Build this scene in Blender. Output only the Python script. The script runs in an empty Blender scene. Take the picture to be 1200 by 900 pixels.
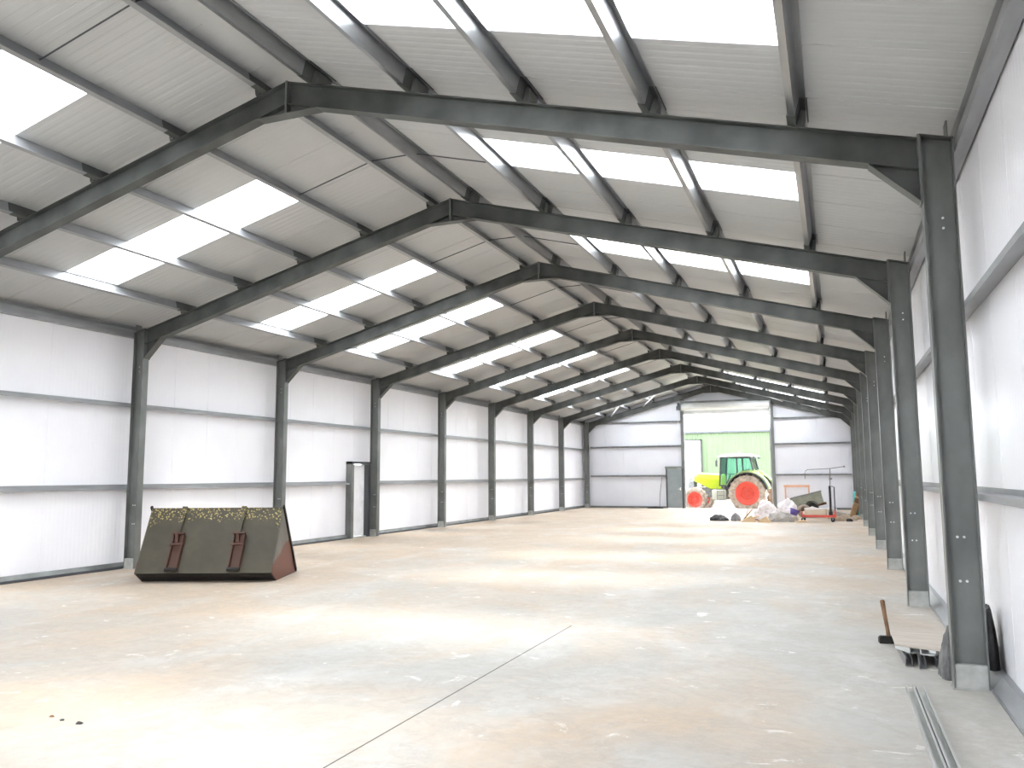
import bpy, math, random
from math import sin, cos, pi, radians as R
from mathutils import Vector, Matrix, noise as mnoise

SC = bpy.context.scene
COL = SC.collection
random.seed(7)

# ------------------------------------------------------------------ building sizes (metres)
BAY = 4.5
W, HE, HA = 6.747, 4.678, 6.485          # inner column face, rafter top at column, rafter top at ridge
T = (HA - HE) / W                        # roof slope
CT = cos(math.atan(T))
CD = 0.26                                # column depth
UP = 0.2 / CT                            # purlin depth measured vertically
WX = 7.16                                # inner face of wall sheets
Y0, Y1 = -9.0, 36.0                      # sheeted length, last frame
GY = 36.2                                # inner face of far gable sheets
PURL = (0.36, 1.69, 3.03, 4.37, 5.73)    # purlin positions from the ridge

# ------------------------------------------------------------------ materials
def nodes(name):
    m = bpy.data.materials.new(name)
    m.use_nodes = True
    nt = m.node_tree
    return m, nt, nt.nodes['Principled BSDF']

def rgba(c): return (c[0], c[1], c[2], 1.0)

def mat(name, col, col2=None, rough=0.6, metal=0.0, scale=3.0, detail=6.0, stretch=(1, 1, 1), lo=0.35, hi=0.65,
        bump=0.0, bscale=40.0, spec=0.5):
    m, nt, b = nodes(name)
    b.inputs['Roughness'].default_value = rough
    b.inputs['Metallic'].default_value = metal
    b.inputs['Specular IOR Level'].default_value = spec
    tc = nt.nodes.new('ShaderNodeTexCoord')
    mp = nt.nodes.new('ShaderNodeMapping')
    mp.inputs['Scale'].default_value = stretch
    nt.links.new(tc.outputs['Object'], mp.inputs['Vector'])
    n = nt.nodes.new('ShaderNodeTexNoise')
    n.inputs['Scale'].default_value = scale
    n.inputs['Detail'].default_value = detail
    nt.links.new(mp.outputs['Vector'], n.inputs['Vector'])
    cr = nt.nodes.new('ShaderNodeValToRGB')
    cr.color_ramp.elements[0].position = lo
    cr.color_ramp.elements[1].position = hi
    cr.color_ramp.elements[0].color = rgba(col)
    cr.color_ramp.elements[1].color = rgba(col2 or [min(1, c * 1.12) for c in col])
    nt.links.new(n.outputs['Fac'], cr.inputs['Fac'])
    nt.links.new(cr.outputs['Color'], b.inputs['Base Color'])
    if bump:
        n2 = nt.nodes.new('ShaderNodeTexNoise')
        n2.inputs['Scale'].default_value = bscale
        n2.inputs['Detail'].default_value = 4
        nt.links.new(mp.outputs['Vector'], n2.inputs['Vector'])
        bp = nt.nodes.new('ShaderNodeBump')
        bp.inputs['Strength'].default_value = bump
        bp.inputs['Distance'].default_value = 0.02
        nt.links.new(n2.outputs['Fac'], bp.inputs['Height'])
        nt.links.new(bp.outputs['Normal'], b.inputs['Normal'])
    return m

M = {}
M['steel'] = mat('galvanised_steel', (0.122, 0.130, 0.124), (0.235, 0.247, 0.24), 0.38, 0.35, 2.2, 8, (1, 1, 0.6), 0.3, 0.72)
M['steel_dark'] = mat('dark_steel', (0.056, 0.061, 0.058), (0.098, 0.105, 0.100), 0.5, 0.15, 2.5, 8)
M['zinc'] = mat('bright_zinc', (0.28, 0.29, 0.30), (0.40, 0.41, 0.42), 0.3, 0.85, 5, 5, (1, 0.2, 1))
M['zinc_rail'] = mat('rail_zinc', (0.26, 0.27, 0.28), (0.36, 0.37, 0.38), 0.4, 0.3, 5, 5, (1, 0.2, 1))
M['zinc_pale'] = mat('pale_zinc', (0.40, 0.41, 0.39), (0.50, 0.51, 0.49), 0.4, 0.2, 5, 5, (1, .2, 1))
M['bolt_and_hole_light'] = mat('zinc_and_hole_light', (0.7, 0.72, 0.72), None, 0.35, 0.4)
M['plinth'] = mat('cement_splash', (0.36, 0.37, 0.35), (0.46, 0.47, 0.45), 0.8, 0.0, 9)
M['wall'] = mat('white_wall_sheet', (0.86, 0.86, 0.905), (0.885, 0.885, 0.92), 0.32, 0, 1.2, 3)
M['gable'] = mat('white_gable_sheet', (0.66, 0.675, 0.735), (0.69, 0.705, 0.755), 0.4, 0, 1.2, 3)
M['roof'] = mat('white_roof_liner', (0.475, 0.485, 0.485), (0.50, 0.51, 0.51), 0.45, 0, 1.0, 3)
M['ridge'] = mat('ridge_flashing', (0.62, 0.62, 0.61), None, 0.5)
M['door_white'] = mat('white_door', (0.85, 0.86, 0.89), None, 0.35)
M['door_grey'] = mat('grey_door', (0.20, 0.235, 0.25), (0.23, 0.265, 0.28), 0.5)
M['frame_dark'] = mat('dark_frame', (0.055, 0.06, 0.07), None, 0.5)
M['shutter'] = mat('shutter_lath', (0.62, 0.64, 0.65), (0.68, 0.70, 0.70), 0.4, 0.2)
M['black'] = mat('black_plastic', (0.012, 0.012, 0.014), (0.03, 0.03, 0.032), 0.45, 0, 8)
M['rubber'] = mat('dusty_rubber', (0.24, 0.20, 0.165), (0.44, 0.375, 0.315), 0.9, 0, 7)
M['rubber_dark'] = mat('dark_rubber', (0.02, 0.02, 0.02), (0.04, 0.038, 0.036), 0.85, 0, 6)
M['red'] = mat('red_paint', (0.60, 0.07, 0.045), (0.66, 0.095, 0.065), 0.45, 0, 6)
M['lime'] = mat('lime_paint', (0.36, 0.46, 0.012), (0.40, 0.50, 0.02), 0.35)
M['palegreen'] = mat('pale_green_paint', (0.32, 0.42, 0.16), (0.36, 0.46, 0.19), 0.4)
M['offwhite'] = mat('off_white_paint', (0.46, 0.48, 0.42), None, 0.4)
M['castgrey'] = mat('grey_casting', (0.16, 0.17, 0.17), (0.24, 0.25, 0.25), 0.6, 0.1, 6)
M['tan'] = mat('timber', (0.40, 0.25, 0.13), (0.52, 0.35, 0.20), 0.75, 0, 6, 6, (1, 1, 8))
M['browntimber'] = mat('brown_timber', (0.16, 0.085, 0.045), (0.25, 0.14, 0.075), 0.75, 0, 7)
M['orangewood'] = mat('orange_timber', (0.60, 0.33, 0.21), (0.68, 0.40, 0.28), 0.6, 0, 5)
M['card'] = mat('cardboard', (0.52, 0.37, 0.22), (0.60, 0.44, 0.28), 0.85, 0, 4)
M['plywood'] = mat('plywood', (0.46, 0.41, 0.355), (0.56, 0.505, 0.44), 0.8, 0, 2.5, 8, (1, 6, 1))
M['sheeting'] = mat('white_sheeting', (0.74, 0.69, 0.70), (0.84, 0.81, 0.82), 0.35, 0, 3)
M['greysheet'] = mat('grey_sheeting', (0.34, 0.32, 0.30), (0.46, 0.44, 0.42), 0.5, 0, 5)
M['greybag'] = mat('grey_bag', (0.15, 0.15, 0.16), (0.22, 0.22, 0.23), 0.7, 0, 6)
M['sack'] = mat('dark_grey_cloth', (0.10, 0.10, 0.10), (0.17, 0.17, 0.168), 0.9, 0, 9, bump=0.5)
M['purple'] = mat('violet_plastic', (0.10, 0.07, 0.33), (0.15, 0.11, 0.42), 0.5)
M['turq'] = mat('turquoise_plastic', (0.07, 0.42, 0.43), (0.12, 0.5, 0.5), 0.5)
M['cream'] = mat('cream_block', (0.62, 0.55, 0.42), (0.68, 0.61, 0.49), 0.7, 0, 4)
M['greygreen'] = mat('grey_green_paint', (0.24, 0.25, 0.19), (0.31, 0.32, 0.26), 0.65, 0, 5)
M['stone'] = mat('rubble', (0.34, 0.26, 0.19), (0.52, 0.43, 0.33), 0.9, 0, 5)
M['seal'] = mat('joint_sealant', (0.12, 0.10, 0.085), None, 0.9)
M['barnroof'] = mat('fibre_cement', (0.60, 0.60, 0.60), (0.66, 0.66, 0.66), 0.8, 0, 2)
M['barn'] = mat('green_cladding', (0.082, 0.122, 0.062), (0.09, 0.133, 0.07), 0.6, 0, 1)
M['barndoor'] = mat('barn_door_white', (0.40, 0.41, 0.40), None, 0.6)
M['yard'] = mat('yard_gravel', (0.30, 0.285, 0.255), (0.36, 0.345, 0.31), 0.95, 0, 1.5)

def floor_mat():
    m, nt, b = nodes('concrete_floor')
    N, L = nt.nodes.new, nt.links.new
    tc = N('ShaderNodeTexCoord')
    def tex(scale, detail, stretch, rot=0.0, rough=0.6, dist=0.0):
        mp = N('ShaderNodeMapping')
        mp.inputs['Scale'].default_value = stretch
        mp.inputs['Rotation'].default_value = (0, 0, rot)
        L(tc.outputs['Object'], mp.inputs['Vector'])
        n = N('ShaderNodeTexNoise')
        n.inputs['Scale'].default_value = scale
        n.inputs['Detail'].default_value = detail
        n.inputs['Roughness'].default_value = rough
        n.inputs['Distortion'].default_value = dist
        L(mp.outputs['Vector'], n.inputs['Vector'])
        return n.outputs['Fac']
    def ramp(f, stops):
        r = N('ShaderNodeValToRGB')
        e = r.color_ramp.elements
        while len(e) < len(stops): e.new(0.5)
        for k, (p, c) in enumerate(stops):
            e[k].position = p; e[k].color = rgba(c) if isinstance(c, tuple) else (c, c, c, 1)
        L(f, r.inputs['Fac'])
        return r.outputs['Color']
    def mix(f, a, b_, mode='MIX'):
        x = N('ShaderNodeMixRGB'); x.blend_type = mode
        for s, v in ((x.inputs['Fac'], f), (x.inputs['Color1'], a), (x.inputs['Color2'], b_)):
            if isinstance(v, tuple): s.default_value = rgba(v)
            elif isinstance(v, float): s.default_value = v
            else: L(v, s)
        return x.outputs['Color']
    sep = N('ShaderNodeSeparateXYZ'); L(tc.outputs['Object'], sep.inputs[0])
    grey = ramp(tex(0.7, 8, (1, 1, 1)), [(0.3, (0.425, 0.415, 0.385)), (0.7, (0.505, 0.495, 0.465))])
    # tan dust, thicker towards the far end and the bucket side
    gx = N('ShaderNodeMath'); gx.operation = 'MULTIPLY_ADD'; gx.inputs[1].default_value = -0.012; gx.inputs[2].default_value = 0.0
    L(sep.outputs['X'], gx.inputs[0])
    gy = N('ShaderNodeMath'); gy.operation = 'MULTIPLY_ADD'; gy.inputs[1].default_value = 0.0085
    L(sep.outputs['Y'], gy.inputs[0]); L(gx.outputs[0], gy.inputs[2])
    dn = N('ShaderNodeMath'); dn.operation = 'ADD'; L(tex(0.33, 7, (1, 0.8, 1), 0.3, 0.66, 0.8), dn.inputs[0]); L(gy.outputs[0], dn.inputs[1])
    dust = ramp(dn.outputs[0], [(0.38, 0.0), (0.62, 1.0)])
    c = mix(dust, grey, (0.52, 0.42, 0.32))
    wp = ramp(tex(0.9, 7, (1, 0.55, 1), 0.5, 0.68, 0.5), [(0.50, 0.0), (0.66, 0.55)])
    c = mix(wp, c, (0.59, 0.58, 0.555))
    sm = ramp(tex(1.5, 8, (0.8, 1.1, 1), 0.7, 0.75, 0.5), [(0.42, 0.0), (0.475, 0.42), (0.53, 0.0)])
    c = mix(sm, c, (0.40, 0.36, 0.31))
    fl = ramp(tex(3.2, 6, (0.7, 0.9, 1), -0.6, 0.7, 0.6), [(0.62, 0.0), (0.68, 0.7)])
    c = mix(fl, c, (0.78, 0.76, 0.73))
    fine = ramp(tex(9, 8, (1, 0.9, 1), 0.4, 0.72), [(0.25, 0.82), (0.75, 1.10)])
    c = mix(0.6, c, fine, 'MULTIPLY')
    spk = ramp(tex(3.4, 9, (1, 0.8, 1), 0, 0.8), [(0.285, 1.0), (0.33, 0.0)])
    c = mix(spk, c, (0.24, 0.19, 0.15))
    L(c, b.inputs['Base Color'])
    rr = ramp(tex(0.8, 5, (1, 1, 1)), [(0.3, 0.5), (0.7, 0.75)])
    L(rr, b.inputs['Roughness'])
    b.inputs['Specular IOR Level'].default_value = 0.35
    bp = N('ShaderNodeBump'); bp.inputs['Strength'].default_value = 0.25; bp.inputs['Distance'].default_value = 0.01
    L(tex(14, 6, (1, 1.5, 1)), bp.inputs['Height']); L(bp.outputs['Normal'], b.inputs['Normal'])
    return m
M['floor'] = floor_mat()

def skylight_mat():
    m, nt, b = nodes('translucent_rooflight')
    nt.nodes.remove(b)
    out = nt.nodes['Material Output']
    tr = nt.nodes.new('ShaderNodeBsdfTransparent'); tr.inputs['Color'].default_value = (0.97, 0.98, 0.98, 1)
    tl = nt.nodes.new('ShaderNodeBsdfTranslucent'); tl.inputs['Color'].default_value = (0.92, 0.93, 0.93, 1)
    mx = nt.nodes.new('ShaderNodeMixShader'); mx.inputs['Fac'].default_value = 0.2
    nt.links.new(tr.outputs[0], mx.inputs[1]); nt.links.new(tl.outputs[0], mx.inputs[2])
    nt.links.new(mx.outputs[0], out.inputs['Surface'])
    return m
M['skylight'] = skylight_mat()

def glass_mat():
    m, nt, b = nodes('tinted_cab_glass')
    nt.nodes.remove(b)
    out = nt.nodes['Material Output']
    tr = nt.nodes.new('ShaderNodeBsdfTransparent'); tr.inputs['Color'].default_value = (0.80, 0.95, 0.95, 1)
    gl = nt.nodes.new('ShaderNodeBsdfGlossy'); gl.inputs['Roughness'].default_value = 0.05
    fr = nt.nodes.new('ShaderNodeFresnel'); fr.inputs['IOR'].default_value = 1.45
    mx = nt.nodes.new('ShaderNodeMixShader')
    nt.links.new(fr.outputs[0], mx.inputs[0])
    nt.links.new(tr.outputs[0], mx.inputs[1]); nt.links.new(gl.outputs[0], mx.inputs[2])
    nt.links.new(mx.outputs[0], out.inputs['Surface'])
    return m
M['glass'] = glass_mat()

def bucket_mat(name, rust_lo, rust_hi, moss=True):
    """Weathered olive paint, rust in patches, yellow lichen specks that thin out below the top lip."""
    m, nt, b = nodes(name)
    N, L = nt.nodes.new, nt.links.new
    tc = N('ShaderNodeTexCoord')
    def tex(scale, detail=6.0, rough=0.6):
        n = N('ShaderNodeTexNoise'); n.inputs['Scale'].default_value = scale; n.inputs['Detail'].default_value = detail
        n.inputs['Roughness'].default_value = rough
        L(tc.outputs['Object'], n.inputs['Vector']); return n.outputs['Fac']
    def ramp(f, stops):
        r = N('ShaderNodeValToRGB'); e = r.color_ramp.elements
        while len(e) < len(stops): e.new(0.5)
        for k, (p, c) in enumerate(stops):
            e[k].position = p; e[k].color = rgba(c) if isinstance(c, tuple) else (c, c, c, 1)
        L(f, r.inputs['Fac']); return r.outputs['Color']
    def mix(f, a, c2):
        x = N('ShaderNodeMixRGB')
        L(f, x.inputs['Fac'])
        for s, v in ((x.inputs['Color1'], a), (x.inputs['Color2'], c2)):
            if isinstance(v, tuple): s.default_value = rgba(v)
            else: L(v, s)
        return x.outputs['Color']
    c = ramp(tex(2.4, 8), [(0.3, (0.040, 0.034, 0.021)), (0.7, (0.066, 0.057, 0.036))])
    c = mix(ramp(tex(1.6, 7, 0.7), [(rust_lo, 0.0), (rust_hi, 1.0)]), c, (0.075, 0.030, 0.018))
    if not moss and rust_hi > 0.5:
        # end plate: worn to rust over the lower rear half, upper grey paled for reflected light
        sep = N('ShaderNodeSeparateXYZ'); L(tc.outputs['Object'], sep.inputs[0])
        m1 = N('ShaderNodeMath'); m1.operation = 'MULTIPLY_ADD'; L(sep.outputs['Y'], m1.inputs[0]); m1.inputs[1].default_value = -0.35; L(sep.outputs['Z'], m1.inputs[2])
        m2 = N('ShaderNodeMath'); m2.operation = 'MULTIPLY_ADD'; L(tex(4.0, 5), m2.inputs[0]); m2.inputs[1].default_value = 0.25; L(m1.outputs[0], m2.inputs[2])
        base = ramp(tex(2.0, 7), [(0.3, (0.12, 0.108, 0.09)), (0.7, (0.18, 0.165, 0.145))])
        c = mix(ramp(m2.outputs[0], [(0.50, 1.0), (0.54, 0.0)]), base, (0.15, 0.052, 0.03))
    if moss:
        v = N('ShaderNodeTexVoronoi'); v.inputs['Scale'].default_value = 26
        L(tc.outputs['Object'], v.inputs['Vector'])
        spots = ramp(v.outputs['Distance'], [(0.30, 1.0), (0.42, 0.0)])
        sep = N('ShaderNodeSeparateXYZ'); L(tc.outputs['Object'], sep.inputs[0])
        # specks are dense near the lip (z 1.23) and on the two ends of the sheet
        mr = N('ShaderNodeMapRange'); mr.inputs[1].default_value = 0.86; mr.inputs[2].default_value = 1.22
        L(sep.outputs['Z'], mr.inputs[0])
        ab = N('ShaderNodeMath'); ab.operation = 'ABSOLUTE'; L(sep.outputs['X'], ab.inputs[0])
        me = N('ShaderNodeMapRange'); me.inputs[1].default_value = 0.75; me.inputs[2].default_value = 1.15
        me.inputs[4].default_value = 0.55
        L(ab.outputs[0], me.inputs[0])
        zm = N('ShaderNodeMapRange'); zm.inputs[1].default_value = 0.45; zm.inputs[2].default_value = 0.95
        L(sep.outputs['Z'], zm.inputs[0])
        em = N('ShaderNodeMath'); em.operation = 'MULTIPLY'; L(me.outputs[0], em.inputs[0]); L(zm.outputs[0], em.inputs[1])
        mxx = N('ShaderNodeMath'); mxx.operation = 'MAXIMUM'; L(mr.outputs[0], mxx.inputs[0]); L(em.outputs[0], mxx.inputs[1])
        nn = tex(5.0, 5, 0.7)
        ad = N('ShaderNodeMath'); ad.operation = 'ADD'; L(nn, ad.inputs[0]); L(mxx.outputs[0], ad.inputs[1])
        dens = ramp(ad.outputs[0], [(0.90, 0.0), (1.06, 1.0)])
        mu = N('ShaderNodeMath'); mu.operation = 'MULTIPLY'; L(spots, mu.inputs[0]); L(dens, mu.inputs[1])
        mcol = ramp(tex(18, 2), [(0.35, (0.22, 0.17, 0.035)), (0.65, (0.46, 0.385, 0.15))])
        c = mix(mu.outputs[0], c, mcol)
    L(c, b.inputs['Base Color'])
    b.inputs['Roughness'].default_value = 0.6
    return m
M['bucket'] = bucket_mat('weathered_olive_steel', 0.68, 0.78)
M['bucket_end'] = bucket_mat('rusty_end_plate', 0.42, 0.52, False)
M['bucket_rust'] = bucket_mat('rusty_bracket', 0.25, 0.45, False)
M['bucket_rib'] = bucket_mat('bare_olive_rib', 0.6, 0.75, True)
M['bucket_edge'] = mat('black_lip_heel_shade', (0.007, 0.006, 0.005), (0.014, 0.012, 0.01), 0.7)

# ------------------------------------------------------------------ mesh helpers
class MB:
    def __init__(s): s.v = []; s.f = []
    def add(s, vs, fs):
        o = len(s.v); s.v += [tuple(p) for p in vs]; s.f += [tuple(i + o for i in f) for f in fs]
        return s
    def box(s, a, b):
        x0, y0, z0 = a; x1, y1, z1 = b
        vs = [(x0, y0, z0), (x1, y0, z0), (x1, y1, z0), (x0, y1, z0), (x0, y0, z1), (x1, y0, z1), (x1, y1, z1), (x0, y1, z1)]
        return s.add(vs, [(3, 2, 1, 0), (4, 5, 6, 7), (0, 1, 5, 4), (1, 2, 6, 5), (2, 3, 7, 6), (3, 0, 4, 7)])
    def obox(s, c, ux, uy, uz):
        """box about c with three half-axis vectors"""
        c, ux, uy, uz = map(Vector, (c, ux, uy, uz))
        vs = [c + i * ux + j * uy + k * uz for k in (-1, 1) for j in (-1, 1) for i in (-1, 1)]
        return s.add(vs, [(2, 3, 1, 0), (4, 5, 7, 6), (0, 1, 5, 4), (1, 3, 7, 5), (3, 2, 6, 7), (2, 0, 4, 6)])
    def bar(s, p, q, w, h, side=(0, 1, 0)):
        """rectangular bar p->q: w along 'side', h across"""
        p, q = Vector(p), Vector(q)
        d = (q - p).normalized(); sd = Vector(side); sd = (sd - sd.dot(d) * d).normalized(); n = d.cross(sd)
        return s.obox((p + q) / 2, (q - p) / 2, sd * w / 2, n * h / 2)
    def prism(s, pts, axis, a, b):
        """closed 2-D polygon extruded along axis ('x','y','z') from a to b"""
        def P(u, v, w): return {'x': (w, u, v), 'y': (u, w, v), 'z': (u, v, w)}[axis]
        n = len(pts)
        vs = [P(u, v, a) for u, v in pts] + [P(u, v, b) for u, v in pts]
        fs = [tuple(range(n)), tuple(range(2 * n - 1, n - 1, -1))]
        fs += [(i, n + i, n + (i + 1) % n, (i + 1) % n) for i in range(n)]
        return s.add(vs, fs)
    def tube(s, path, r, n=10, caps=True):
        path = [Vector(p) for p in path]
        rings = []
        for i, p in enumerate(path):
            d = (path[min(i + 1, len(path) - 1)] - path[max(i - 1, 0)]).normalized()
            a = Vector((0, 0, 1)) if abs(d.z) < 0.9 else Vector((1, 0, 0))
            e1 = d.cross(a).normalized(); e2 = d.cross(e1)
            rr = r[i] if isinstance(r, (list, tuple)) else r
            rings.append([p + rr * (cos(2 * pi * k / n) * e1 + sin(2 * pi * k / n) * e2) for k in range(n)])
        vs = [v for g in rings for v in g]
        fs = [(i * n + k, i * n + (k + 1) % n, (i + 1) * n + (k + 1) % n, (i + 1) * n + k) for i in range(len(rings) - 1) for k in range(n)]
        if caps: fs += [tuple(range(n - 1, -1, -1)), tuple(range((len(rings) - 1) * n, len(rings) * n))]
        return s.add(vs, fs)
    def lathe(s, prof, c=(0, 0, 0), n=40, axis='y', closed=True):
        """prof: (radius, along) revolved about axis through c; closed ring profile"""
        vs = []
        for k in range(n):
            a = 2 * pi * k / n
            for r, h in prof:
                u, v = r * cos(a), r * sin(a)
                p = {'y': (u, h, v), 'z': (u, v, h), 'x': (h, u, v)}[axis]
                vs.append((p[0] + c[0], p[1] + c[1], p[2] + c[2]))
        m = len(prof); fs = []
        for k in range(n):
            k2 = (k + 1) % n
            for i in range(m if closed else m - 1):
                j = (i + 1) % m
                fs.append((k * m + i, k * m + j, k2 * m + j, k2 * m + i))
        return s.add(vs, fs)
    def build(s, name, m, parent=None, smooth=False, bevel=0.0, seg=1):
        import bmesh
        me = bpy.data.meshes.new(name)
        me.from_pydata(s.v, [], s.f)
        bm = bmesh.new(); bm.from_mesh(me)
        bmesh.ops.recalc_face_normals(bm, faces=bm.faces)
        bm.to_mesh(me); bm.free()
        me.materials.append(m)
        if smooth:
            for p in me.polygons: p.use_smooth = True
        o = bpy.data.objects.new(name, me); COL.objects.link(o)
        if parent: o.parent = parent
        if bevel:
            b = o.modifiers.new('bevel', 'BEVEL'); b.width = bevel; b.segments = seg; b.limit_method = 'ANGLE'; b.angle_limit = R(40)
        if smooth == 'auto':
            pass
        return o

def tag(o, label, cat, group=None, kind=None):
    o['label'] = label; o['category'] = cat
    if group: o['group'] = group
    if kind: o['kind'] = kind
    return o
def thing(name, label, cat, loc=(0, 0, 0), rz=0.0, group=None, rot=None, kind='thing'):
    o = bpy.data.objects.new(name, None); COL.objects.link(o)
    o.empty_display_size = 0.2
    o.location = loc; o.rotation_euler = rot or (0, 0, rz)
    return tag(o, label, cat, group, kind)
def struct(o): o['kind'] = 'structure'; return o
def dup(root, loc, rz, label, group=None):
    r = root.copy(); COL.objects.link(r); r.location = loc; r.rotation_euler = (0, 0, rz)
    r['label'] = label
    if group: r['group'] = group
    for ch in list(root.children):
        c = ch.copy(); COL.objects.link(c); c.parent = r
        for g in list(ch.children):
            d = g.copy(); COL.objects.link(d); d.parent = c
    return r
ORD = ['first', 'second', 'third', 'fourth', 'fifth', 'sixth', 'seventh', 'eighth', 'ninth', 'tenth']

def ribs(u0, u1, pitch, gw, depth, joint=None, joff=0.0, jd=0.008, jw=0.012):
    """(u, depth) polyline of a lightly ribbed sheet: shallow grooves plus deeper sheet joints"""
    pts = [(u0, 0.0)]
    k = math.ceil(u0 / pitch)
    while k * pitch < u1 - gw:
        c = k * pitch
        if c - gw > u0:
            isj = joint and abs(((c - joff) / joint) - round((c - joff) / joint)) * joint < pitch / 2
            d, w_ = (jd, jw) if isj else (depth, gw)
            pts += [(c - w_, 0), (c - w_ * .5, d), (c + w_ * .5, d), (c + w_, 0)]
        k += 1
    pts.append((u1, 0.0))
    return pts

# ------------------------------------------------------------------ setting: floor, walls, roof
mb = MB(); mb.box((-7.3, Y0, -0.3), (7.3, 36.4, 0.0))
struct(mb.build('floor', M['floor']))
mb = MB(); mb.box((-120, -90, -0.6), (120, 160, -0.22))
g = struct(mb.build('ground', M['yard']))
mb = MB(); mb.box((2.965, Y0, -0.01), (2.976, 1.6, 0.0012))
struct(mb.build('trim_1', M['seal']))      # sealed saw-cut joint in the slab

def wall_sheets(sgn, name, hole=None):
    mb = MB()
    def piece(y0, y1, z0, z1):
        pr = ribs(y0, y1, 0.0909, 0.02, 0.0014, 1.0, 0.75, 0.006, 0.009)
        n = len(pr)
        vs = [(sgn * (WX + d), y, z) for z in (z0, z1) for y, d in pr]
        fs = [(i, i + 1, n + i + 1, n + i) for i in range(n - 1)]
        mb.add(vs, fs)
        xo = sgn * (WX + 0.06)
        mb.add([(xo, y0, z0), (xo, y1, z0), (xo, y1, z1), (xo, y0, z1)], [(0, 1, 2, 3)])
        xi = sgn * WX
        mb.add([(xi, y0, z0), (xo, y0, z0), (xo, y0, z1), (xi, y0, z1)], [(0, 1, 2, 3)])
        mb.add([(xi, y1, z0), (xo, y1, z0), (xo, y1, z1), (xi, y1, z1)], [(0, 1, 2, 3)])
        mb.add([(xi, y0, z1), (xo, y0, z1), (xo, y1, z1), (xi, y1, z1)], [(0, 1, 2, 3)])
        mb.add([(xi, y0, z0), (xo, y0, z0), (xo, y1, z0), (xi, y1, z0)], [(0, 1, 2, 3)])
    top = HA + UP - T * WX
    if hole:
        a, b, h = hole
        piece(Y0, a, 0.0, top); piece(b, GY, 0.0, top); piece(a, b, h, top)
    else:
        piece(Y0, GY, 0.0, top)
    return struct(mb.build(name, M['wall']))
LD = (12.46, 13.36, 2.19)                       # side door in the left wall
wall_sheets(-1, 'wall_left', LD)
wall_sheets(1, 'wall_right')

def roof_z(x): return HA + UP - T * abs(x)
def roof_slab(mb, sgn, x0, x1, y0, y1, pitch, gw, depth, joint, th):
    pr = ribs(y0, y1, pitch, gw, depth, joint, 0.75) if pitch else [(y0, 0), (y1, 0)]
    n = len(pr)
    vs = []
    for x in (x0, x1): vs += [(sgn * x, y, roof_z(x) + d) for y, d in pr]
    mb.add(vs, [(i, i + 1, n + i + 1, n + i) for i in range(n - 1)])
    c = [(sgn * x, y, roof_z(x) + h) for h in (0, th) for x in (x0, x1) for y in (y0, y1)]
    mb.add(c, [(4, 5, 7, 6), (0, 2, 6, 4), (1, 3, 7, 5), (0, 1, 5, 4), (2, 3, 7, 6)])

SKY = [(-2.25, -1.2), (1.78, 2.82), (6.7, 7.75), (10.6, 11.62), (15.55, 16.6), (19.65, 20.7), (24.7, 25.75), (28.75, 29.8), (33.75, 34.8)]
SX0, SX1 = 1.785, 5.755
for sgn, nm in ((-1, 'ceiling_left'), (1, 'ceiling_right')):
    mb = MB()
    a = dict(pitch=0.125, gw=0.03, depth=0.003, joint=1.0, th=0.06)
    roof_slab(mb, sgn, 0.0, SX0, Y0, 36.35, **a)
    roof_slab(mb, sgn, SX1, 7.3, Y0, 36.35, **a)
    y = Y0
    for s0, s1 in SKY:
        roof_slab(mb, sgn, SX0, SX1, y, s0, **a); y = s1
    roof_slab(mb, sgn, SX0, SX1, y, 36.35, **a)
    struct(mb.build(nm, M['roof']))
k = 1
for sgn in (-1, 1):
    for s0, s1 in SKY:
        mb = MB()
        roof_slab(mb, sgn, SX0, SX1, s0, s1, 0, 0, 0, None, 0.02)
        struct(mb.build('window_%d' % k, M['skylight'])); k += 1
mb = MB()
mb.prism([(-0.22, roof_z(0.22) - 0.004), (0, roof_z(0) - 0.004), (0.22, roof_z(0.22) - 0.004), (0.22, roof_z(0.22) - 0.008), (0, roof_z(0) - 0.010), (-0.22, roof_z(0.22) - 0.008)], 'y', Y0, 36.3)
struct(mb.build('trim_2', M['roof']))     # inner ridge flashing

# far gable: sheets either side of and above the roller door
GL, GR, GH = -1.5, 2.95, 5.5
FD = (-2.47, -1.6, 2.17)                        # grey personnel door
def gable_piece(mb, x0, x1, z0, top=None, GY=GY):
    pr = ribs(x0, x1, 0.0909, 0.02, 0.0014, 1.0, 0.2)
    n = len(pr)
    tz = lambda x: top if top is not None else roof_z(x) + 0.01
    if top is None and x0 < 0 < x1: pr = sorted(set(pr) | {(0.0, 0.0)}); n = len(pr)
    vs = [(x, GY + d, z0) for x, d in pr] + [(x, GY + d, tz(x)) for x, d in pr]
    mb.add(vs, [(i, i + 1, n + i + 1, n + i) for i in range(n - 1)])
    vs = [(x, GY + 0.06, z0) for x, d in pr] + [(x, GY + 0.06, tz(x)) for x, d in pr]
    mb.add(vs, [(i, i + 1, n + i + 1, n + i) for i in range(n - 1)])
    for x in (x0, x1): mb.add([(x, GY, z0), (x, GY + .06, z0), (x, GY + .06, tz(x)), (x, GY, tz(x))], [(0, 1, 2, 3)])
    mb.add([(x0, GY, z0), (x1, GY, z0), (x1, GY + .06, z0), (x0, GY + .06, z0)], [(0, 1, 2, 3)])
mb = MB()
gable_piece(mb, -7.16, FD[0], 0.0)
gable_piece(mb, FD[0], FD[1], FD[2])
gable_piece(mb, FD[1], GL, 0.0)
gable_piece(mb, GL, GR, GH)
gable_piece(mb, GR, 7.16, 0.0)
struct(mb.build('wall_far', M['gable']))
mb = MB()                                       # unseen gable added behind the camera, doorway narrowed to dim the near floor
gable_piece(mb, -7.16, -2.2, 0.0, None, Y0 - .06)
gable_piece(mb, -2.2, 2.2, 4.2, None, Y0 - .06)
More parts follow.
